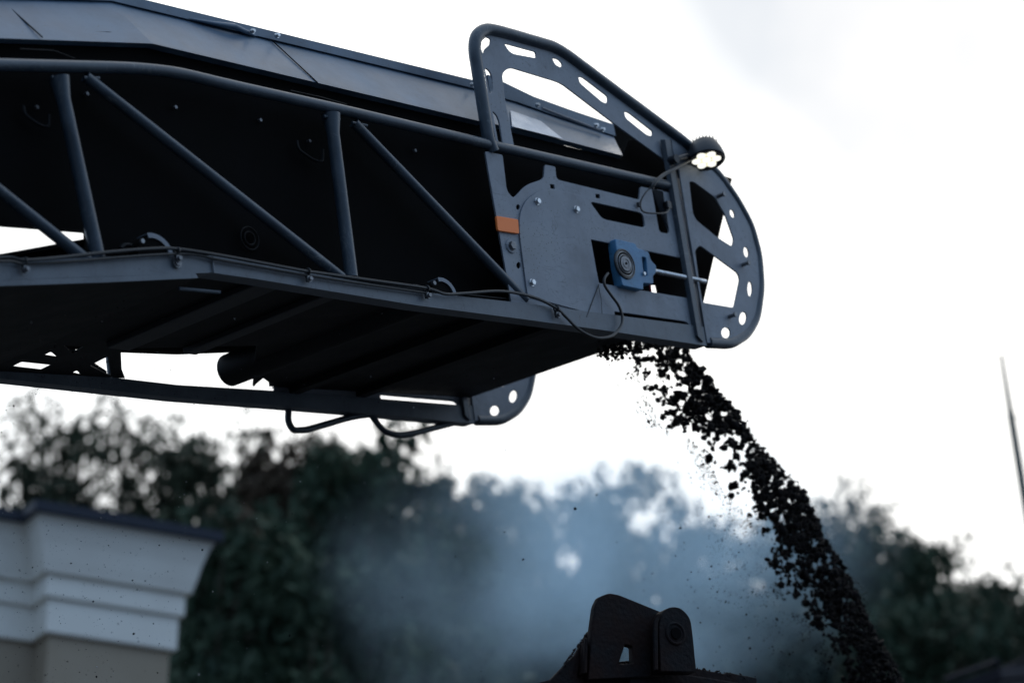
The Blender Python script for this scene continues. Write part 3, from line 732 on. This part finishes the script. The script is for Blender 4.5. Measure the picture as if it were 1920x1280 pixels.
def tb(lo, hi, name, m=M['rust'], parent=truck, bevel=.006):
    return MB().box((lo[0], lo[1], lo[2] + TC.z), (hi[0], hi[1], hi[2] + TC.z)).build(name, m, parent, bevel=bevel)
tplate('hinge_bracket', [rounded([(1098, 1275, 0), (1105, 1186, 2), (1112, 1136, 5), (1120, 1120, 4), (1138, 1113, 5), (1156, 1116, 6), (1240, 1150, 2), (1240, 1268, 0)], 4),
                         rounded([(1156, 1246), (1168, 1209), (1182, 1213), (1183, 1244)], 3)], 0.0, 0.03)
tplate('mounting_beam', [rounded([(998, 1283, 0), (1087, 1261, 0), (1102, 1247, 0), (1188, 1239, 4), (1275, 1248, 2), (1302, 1256, 2), (1352, 1265, 1), (1356, 1262, 1), (1412, 1273, 2), (1412, 1340, 0), (998, 1340, 0)], 1)], 0.05, 0.05)
tplate('hinge_lug', [rounded([(1229, 1262, 0), (1226, 1170, 16), (1240, 1142, 12), (1265, 1140, 14), (1286, 1160, 14), (1291, 1200, 8), (1297, 1262, 0)], 8)], -0.06, 0.06)
px_ = tl(1266, 1187, -0.09); c = Vector((px_[0], -0.09, px_[1] + TC.z))
MB().torus(c, (0, 1, 0), 0.036, 0.006, m=8).cyl(c + Vector((0, -.002, 0)), c + Vector((0, .01, 0)), 0.036, n=28).build('hinge_pin', M['rust'], truck, smooth=True)
c = Vector((px_[0], -0.098, px_[1] + TC.z)); MB().cyl(c, c + Vector((0, .008, 0)), 0.02, n=24).build('pin_core', M['rubber'], truck, smooth=True)
tplate('gusset', [[(1101, 1184), (1076, 1228), (1030, 1274), (1010, 1290), (1101, 1290)]], 0.03, 0.02)
tplate('gusset', [[(1092, 1204), (1098, 1206), (1092, 1262), (1084, 1266)]], 0.01, 0.02)
dirt = []
for k in range(420):
    x = rs_.uniform(1095, 1410); y = np.interp(x, [1090, 1190, 1275, 1302, 1412], [1256, 1240, 1249, 1256, 1273]) + abs(rs_.normal()) * 1.2
    q = tl(x, y, rs_.uniform(.026, .07)); dirt.append(((q[0], rs_.uniform(.024, .07), q[1] + TC.z), rs_.uniform(.002, .006)))
for k in range(160):
    t = rs_.rand(); x, y = 1101 - 62 * t, 1186 + 86 * t; q = tl(x, y, .03); dirt.append(((q[0], .03 + rs_.normal() * .006, q[1] + TC.z), rs_.uniform(.0015, .004)))
lumps(dirt, 'caked_dirt', M['rust'], 1, .4, truck)['kind'] = 'stuff'
tplate('weld_rib', [rounded([(1096, 1196), (1101, 1196), (1100, 1262), (1093, 1262)], 1)], -0.02, 0.012)
tplate('lug_edge', [rounded([(1226, 1256), (1224, 1168, 12), (1232, 1150, 8), (1237, 1152), (1232, 1170, 8), (1233, 1256)], 1)], -0.092, 0.012)
tb((0, 0.0, -0.08), (5.2, 0.08, 0.0), 'side_top_rail'); tb((-0.0, 0.08, -0.09), (0.08, 2.45, -0.01), 'end_top_rail')
tb((0.01, 0.02, -1.45), (5.2, 0.06, -0.08), 'side_wall'); tb((0.02, 0.06, -1.45), (0.06, 2.42, -0.09), 'end_wall')
tb((0, 2.37, -0.08), (5.2, 2.45, 0), 'side_top_rail'); tb((0.01, 2.39, -1.45), (5.2, 2.43, -0.08), 'side_wall')
tb((5.14, 0.06, -1.45), (5.2, 2.39, 0.0), 'front_wall'); tb((0.06, 0.06, -1.45), (5.14, 2.39, -1.38), 'bed_floor')
for k in range(6): tb((0.5 + k * .85, -0.04, -1.42), (0.6 + k * .85, 0.02, -0.08), 'side_rib')
tb((-0.1, 0.75, -1.75), (7.4, 0.9, -1.47), 'chassis_beam'); tb((-0.1, 1.55, -1.75), (7.4, 1.7, -1.47), 'chassis_beam')
for x0 in (0.8, 2.1, 6.7):
    for y0 in (0.12, 2.05):
        MB().cyl((x0, y0, 0.52), (x0, y0 + 0.28, 0.52), 0.52, n=32).cyl((x0, y0 - .01, 0.52), (x0, y0 + .29, 0.52), 0.28, n=24).build('wheel', M['rubber'], truck, smooth=True)
tb((5.5, 0.1, -1.9), (7.5, 2.35, -0.5), 'cab', M['roofm'], bevel=.12)

# ------------------------------------------------------------------ building with the cornice
BZ = 23.0
def hdir(px, py, slope):
    "horizontal direction whose lines run with this image slope at this pixel"
    hy = 640 + F * math.tan(PITCH); vx = px + (hy - py) / slope
    d = RT * ((vx - 960) / F) + FWD - UP * ((hy - 640) / F); d.z = 0; return d.normalized()
dR = hdir(200, 1205, 0.145)                       # right hand face
K = pix(92, 1186, BZ)                             # its near bottom edge of the frieze
zb = K.z
def on_plane_len(px, py):                         # distance along dR for the far corner
    n = Vector((-dR.y, dR.x, 0)); r = pixray(px, py); t = (K - CAM).dot(n) / r.dot(n); return (CAM + r * t - K)
end = on_plane_len(318, 1219); Lr = end.dot(dR)
nR = Vector((dR.y, -dR.x, 0))
if nR.dot(CAM - K) < 0: nR = -nR
zt = zb + on_plane_len(92, 978).z
hh = on_plane_len(92, 978).z
print('cornice height', hh, 'len', Lr, 'zb', zb)
# plan polyline of the wall face: left wall (set back), return, projecting bay, side
step = 0.42
p3 = K + dR * Lr; p2 = K.copy(); p1 = K - nR * step; p0 = p1 - dR * 7
p4 = p3 - nR * 9
plan = [p0, p1, p2, p3, p4]
norms = [nR, -dR, nR, dR]
def offset_plan(d):
    out = []
    for i, p in enumerate(plan):
        if i == 0: o = norms[0] * d
        elif i == len(plan) - 1: o = norms[-1] * d
        else: o = norms[i - 1] * d + norms[i] * d
        out.append(Vector((p.x + o.x, p.y + o.y, 0)))
    return out
bld = empty('building', Matrix.Translation((K.x, K.y, 0)), 'pale stucco building corner with stepped cornice and dark coping at the lower left', 'building')
OFF = Vector((-K.x, -K.y, 0))
def band(profile, name, m):
    rows = []
    for d, z in profile: rows.append([p + OFF + Vector((0, 0, z)) for p in offset_plan(d)])
    return MB().sheet(rows).build(name, m, bld)
h = hh
band([(0.0, 0.0), (0.0, zb - 0.0)], 'wall', M['wall'])
band([(0.0, zb - .004), (0.05, zb - .004), (0.055, zb + h * .01), (0.055, zb + h * .265), (0.05, zb + h * .28), (0.05, zb + h * .30), (0.095, zb + h * .305), (0.10, zb + h * .315), (0.10, zb + h * .475), (0.09, zb + h * .485),
      (0.09, zb + h * .505), (0.15, zb + h * .515), (0.155, zb + h * .54), (0.18, zb + h * .62), (0.215, zb + h * .76), (0.265, zb + h * .90), (0.305, zb + h * .965), (0.305, zb + h * .985)], 'cornice', M['stucco'])
band([(0.295, zb + h * .98), (0.375, zb + h * .98), (0.375, zb + h * 1.075), (0.2, zb + h * 1.12), (-0.6, zb + h * 1.15)], 'coping', M['coping'])
o = offset_plan(-0.55); rf = MB().add([p + OFF + Vector((0, 0, zb + h * 1.14)) for p in o], [(0, 1, 2, 3, 4)]).build('roof', M['coping'], bld)
for k in range(2):
    a = p2 + dR * (0.25 + k * 0.9) + nR * .012 + OFF; a.z = 0
    MB().add([a + Vector((0, 0, 2.2)), a + dR * .6 + Vector((0, 0, 2.2)), a + dR * .6 + Vector((0, 0, 4.0)), a + Vector((0, 0, 4.0))], [(0, 1, 2, 3)]).build('window', M['glass'], bld, solid=0.02)

# ------------------------------------------------------------------ dark roof at the lower right, leaning mast
s0 = pix(1790, 1283, 24); shed = empty('shed', Matrix.Translation((s0.x, s0.y, 0)), 'dark metal roof with thin raised ribs just showing at the lower right corner', 'shed')
def sp(px, py, Z): return pix(px, py, Z) - Vector((s0.x, s0.y, 0))
ra_, rb_, rc_, rd_ = sp(1775, 1285, 24), sp(1872, 1250, 23), sp(2200, 1215, 26), sp(2100, 1300, 28)
MB().add([ra_, rb_, rc_, rd_], [(0, 1, 2, 3)]).build('roof', M['roofm'], shed, solid=0.12)
for t in (0.15, .5, .85):
    MB().tube([ra_.lerp(rd_, t) + Vector((0, -.02, .06)), rb_.lerp(rc_, t) + Vector((0, -.02, .06))], .02, 6).build('roof_rib', M['roofm'], shed)
MB().tube([ra_ + Vector((0, -.02, .06)), rb_ + Vector((0, -.02, .06))], .03, 6).build('roof_edge', M['roofm'], shed)
wl4 = [Vector((p.x, p.y, 0)) for p in (ra_, rb_, rc_, rd_)]
MB().sheet([[p for p in wl4 + wl4[:1]], [q - Vector((0, 0, .15)) for q in (ra_, rb_, rc_, rd_, ra_)]]).build('wall', M['roofm'], shed)
mt = pix(1877, 664, 22); mb_ = pix(1923, 945, 22); dm = (mb_ - mt).normalized(); base = mt + dm * (mt.z / -dm.z)
mast = empty('mast', Matrix.Translation(base), 'thin leaning green grey mast against the white sky at the right edge', 'mast')
j = mt.lerp(mb_, 0.42)
MB().tube([Vector((0, 0, 0)), j - base], [0.10, 0.034], 12).build('pole', M['mast'], mast, smooth=True)
MB().tube([j - base, mt - base], [0.026, 0.016], 10).build('antenna', M['mast'], mast, smooth=True)
MB().tube([j - base, j - base + Vector((.5, 0, .0))], 0.006, 8).build('cross_arm', M['mast'], mast)
MB().cyl(j - base - dm * .06, j - base + dm * .08, 0.032, n=12).build('collar', M['mast'], mast, smooth=True)

# ------------------------------------------------------------------ trees
def tree(px, py, Z, width, seed, lm, label, n_leaf=9000, spikes=9, low=0.22, dens=1.0, name='pine_tree', leaf=0.15):
    r_ = np.random.RandomState(seed); top = pix(px, py, Z); H = top.z; base = Vector((top.x, top.y, 0))
    root = empty(name, Matrix.Translation(base), label, 'tree', 'trees behind the conveyor')
    tr = MB(); lean = Vector((r_.normal() * .1, r_.normal() * .1, 0))
    tp_ = [Vector((0, 0, 0)) + lean * (t * t) + Vector((0, 0, H * t)) for t in (0, .2, .4, .6, .8, .95)]
    tr.tube(tp_, [0.28, .23, .19, .14, .08, .03], 9)
    # branch tips carry clumps of foliage
    clumps = []
    nb = int(70 * dens)
    for i in range(nb):
        t = low + (0.97 - low) * (i + r_.rand()) / nb
        k = (t - low) / (1 - low); rad = width * (0.25 + 0.95 * math.sin(math.pi * min(1, (1 - k) * .72 + .04))) * r_.uniform(.5, 1.0)
        az = r_.rand() * 6.283; s_p = lean * (t * t) + Vector((0, 0, H * t))
        e = s_p + Vector((math.cos(az) * rad, math.sin(az) * rad, rad * r_.uniform(0.15, .55)))
        if e.z > H * .985: e.z = H * r_.uniform(.93, .985)
        md = s_p.lerp(e, .5) + Vector((0, 0, -.05 * rad))
        tr.tube([s_p, md, e], [0.05 * (1 - .7 * k) + .01, .03, .008], 5)
        for q, sc in ((1.0, .55), (.72, .6), (.42, .55)):
            clumps.append((s_p.lerp(e, q) + Vector(r_.normal(size=3) * .15), sc * r_.uniform(.6, 1.15), 1.1))
    for i in range(int(spikes * 2.6)):   # upright leaders standing out of the crown, feathery like pine tops
        az = r_.rand() * 6.283; rr = width * math.sqrt(r_.rand()) * 1.02; zz = H * (1 - 0.16 * (rr / width) ** 1.3 - r_.uniform(0, .03))
        c = Vector((math.cos(az) * rr, math.sin(az) * rr, zz)) + lean
        tr.tube([c - Vector((0, 0, 2.2)), c], [.03, .006], 4)
        for k in range(8): clumps.append((c - Vector((0, 0, .12 + k * .3)), .07 + .055 * k, 1.9))
    tr.build('trunk', M['bark'], root, smooth=True)
    C_ = np.array([c[0][:] for c in clumps]); s_ = np.array([c[1] for c in clumps]); el_ = np.array([c[2] for c in clumps])
    wgt = s_ ** 2; idx = r_.choice(len(clumps), n_leaf, p=wgt / wgt.sum())
    off = r_.normal(size=(n_leaf, 3)); off /= np.linalg.norm(off, axis=1)[:, None]; off *= (r_.rand(n_leaf, 1) ** .45) * s_[idx][:, None]; off[:, 2] *= el_[idx]
    P = C_[idx] + off; a = r_.normal(size=(n_leaf, 3)); a /= np.linalg.norm(a, axis=1)[:, None]
    a[:, 2] += 0.9; a /= np.linalg.norm(a, axis=1)[:, None]; b = np.cross(a, r_.normal(size=(n_leaf, 3))); b /= np.linalg.norm(b, axis=1)[:, None]
    s1 = leaf * r_.uniform(.6, 1.3, (n_leaf, 1)); s2 = s1 * r_.uniform(.22, .5, (n_leaf, 1))
    V = np.stack([P - a * s1, P + b * s2, P + a * s1, P - b * s2], 1).reshape(-1, 3)
    V = V[:]
    me = bpy.data.meshes.new('crown'); me.vertices.add(len(V)); me.vertices.foreach_set('co', V.ravel())
    me.loops.add(n_leaf * 4); me.loops.foreach_set('vertex_index', np.arange(n_leaf * 4, dtype=np.int32)); me.polygons.add(n_leaf)
    me.polygons.foreach_set('loop_start', np.arange(0, n_leaf * 4, 4, dtype=np.int32)); me.polygons.foreach_set('loop_total', np.full(n_leaf, 4, dtype=np.int32))
    me.update(); link('crown', me, LEAF[lm], root)
    return root
T_ = [  # px, py(top), depth, half width, seed, leaf, leaves, spikes, dens, label
    (50, 762, 46, 2.3, 1, 0, 3900, 9, .8, 'tall thin-crowned dark pine behind the left end of the building cornice'),
    (240, 757, 48, 2.5, 2, 0, 4600, 10, .85, 'dark pine whose spiky top rises highest behind the middle of the building roof'),
    (150, 775, 47, 1.9, 20, 0, 4200, 9, .8, 'narrow dark pine between the two taller pines behind the building'),
    (335, 775, 49, 1.9, 21, 0, 4800, 9, .8, 'narrow spiky pine behind the right end of the building roof'),
    (400, 825, 50, 1.8, 3, 0, 4800, 5, .7, 'small see-through pine in the dip right of the building roof'),
    (545, 815, 44, 2.2, 4, 3, 11000, 6, 1.1, 'rusty brown-green tree with a single pointed top below the hanging handles'),
    (690, 832, 42, 2.6, 5, 1, 15000, 7, 1.3, 'dense dark green tree below the far tip of the conveyor'),
    (850, 852, 55, 2.2, 6, 2, 9000, 9, .9, 'hazy tree with twiggy forked top left of the smoke'),
    (1010, 925, 60, 2.9, 7, 2, 12000, 6, 1.0, 'low pale tree half hidden in the smoke'),
    (1175, 890, 56, 2.8, 8, 2, 12000, 9, 1.0, 'tall smoke-veiled tree directly above the rusty hinge bracket'),
    (1375, 990, 60, 2.4, 9, 2, 12000, 6, .9, 'short tree behind the middle of the falling asphalt'),
    (1565, 945, 58, 3.4, 10, 2, 17000, 8, 1.3, 'broad dark green tree just right of the falling asphalt'),
    (1735, 1035, 52, 2.2, 11, 1, 12000, 7, 1.1, 'dark tree with a notched top between the broad tree and the mast'),
    (1835, 1105, 48, 2.0, 12, 0, 9500, 7, 1.0, 'lower dark tree below the mast'),
    (1945, 1105, 44, 1.8, 13, 0, 7000, 5, .8, 'partly cropped tree at the right edge under the mast'),
    (-110, 800, 50, 2.4, 14, 0, 4500, 7, .9, 'tree cropped by the left edge behind the building'),
    (700, 1080, 38, 2.4, 16, 1, 13000, 5, 1.2, 'round dark tree in front of the smoke, left of the truck body'),
    (1060, 1130, 48, 2.6, 17, 2, 14000, 5, 1.2, 'low dark tree in the smoke directly left of the hinge bracket'),
    (1440, 1090, 50, 2.8, 18, 2, 15000, 6, 1.2, 'low dark tree in the smoke between the hinge bracket and the stream'),
    (1700, 1130, 44, 2.4, 19, 1, 13000, 6, 1.2, 'low dark tree at the foot of the falling asphalt stream'),
    (455, 840, 49, 1.7, 22, 0, 6000, 7, .8, 'dark pine filling the gap left of the first hanging handle'),
    (620, 838, 47, 1.8, 23, 1, 9000, 7, 1.0, 'narrow dark green tree between the two hanging handles'),
    (765, 880, 52, 1.9, 24, 2, 8500, 7, 1.0, 'hazy green tree in the dip below the far tip of the conveyor'),
    (930, 890, 56, 1.8, 25, 2, 7500, 7, .9, 'hazy tree with a thin top right of the twiggy forked tree'),
    (1090, 928, 57, 1.8, 26, 2, 8000, 7, .9, 'pale smoke-veiled tree left of the tallest smoke-veiled one'),
    (1290, 955, 58, 2.1, 27, 2, 12000, 7, .9, 'pale smoke-veiled tree just left of the falling asphalt'),
    (1460, 975, 60, 1.9, 28, 2, 8500, 6, .9, 'tree mostly hidden behind the falling asphalt'),
    (1528, 935, 57, 1.7, 31, 2, 9000, 6, .9, 'narrow hazy tree whose top stands right behind the falling stream'),
    (1650, 995, 54, 1.7, 29, 1, 8500, 7, 1.0, 'dark spiky tree on the slope right of the broad tree'),
    (1890, 1120, 50, 1.6, 30, 0, 7000, 6, .9, 'small dark tree in front of the mast foot'),
    (455, 985, 36, 1.9, 15, 1, 11000, 5, 1.1, 'nearer low dark tree beside the right end of the cornice'),
]
for i, (px, py, Z, wd, sd_, lm, nl, sp_, dn, lab) in enumerate(T_):
    tree(px, py, Z, wd, sd_, lm, lab, nl, sp_, 0.25, dn, 'pine_tree' if lm == 0 else 'broadleaf_tree', 0.16)

# ------------------------------------------------------------------ smoke
def smoke(name, px, py, Z, size, dens, seed, label, scale=0.85):
    c = pix(px, py, Z)
    bm = bmesh.new(); bmesh.ops.create_icosphere(bm, subdivisions=3, radius=1.0)
    for v in bm.verts:
        n = mn.noise(v.co * 1.5 + Vector((seed, 0, 0))); v.co *= 1 + .12 * n
    me = bpy.data.meshes.new(name); bm.to_mesh(me); bm.free()
    m = bpy.data.materials.new('steam_' + str(seed)); m.use_nodes = True; t = m.node_tree; t.nodes.clear()
    out = N(t, 'ShaderNodeOutputMaterial'); pv = N(t, 'ShaderNodeVolumePrincipled')
    pv.inputs['Color'].default_value = (0.53, 0.78, 1.0, 1); pv.inputs['Anisotropy'].default_value = 0.35
    tcn = N(t, 'ShaderNodeTexCoord'); ln = N(t, 'ShaderNodeVectorMath', operation='LENGTH'); t.links.new(tcn.outputs['Object'], ln.inputs[0])
    mp = N(t, 'ShaderNodeMapping'); mp.inputs['Scale'].default_value = (size[0] * scale, size[1] * scale, size[2] * scale); mp.inputs['Location'].default_value = (seed, seed * 2, 0)
    t.links.new(tcn.outputs['Object'], mp.inputs[0])
    n = N(t, 'ShaderNodeTexNoise', Scale=1.0, Detail=3.0, Roughness=.5, Distortion=.6); t.links.new(mp.outputs[0], n.inputs['Vector'])
    fall_ = ramp(t, ln.outputs['Value'], [(0.0, (1, 1, 1)), (0.35, (.75, .75, .75)), (.9, (0, 0, 0))], 'EASE')
    nn = ramp(t, n.outputs['Fac'], [(.40, (.08, .08, .08)), (.60, (1, 1, 1))])
    d = math_(t, 'MULTIPLY', mix(t, 1.0, fall_, nn, 'MULTIPLY'), dens)
    t.links.new(d, pv.inputs['Density']); t.links.new(pv.outputs[0], out.inputs['Volume'])
    o = link(name, me, m); o.location = c; o.scale = size
    return tag(o, label, 'smoke', kind='stuff')
smoke('smoke', 1210, 1030, 17.5, (2.3, 2.2, 1.55), 0.52, 3, 'pale blue steam drifting between the conveyor and the trees')
smoke('smoke', 900, 1110, 18.5, (1.7, 1.9, 1.5), 0.17, 5, 'thinner blue steam left of the rusty hinge bracket')
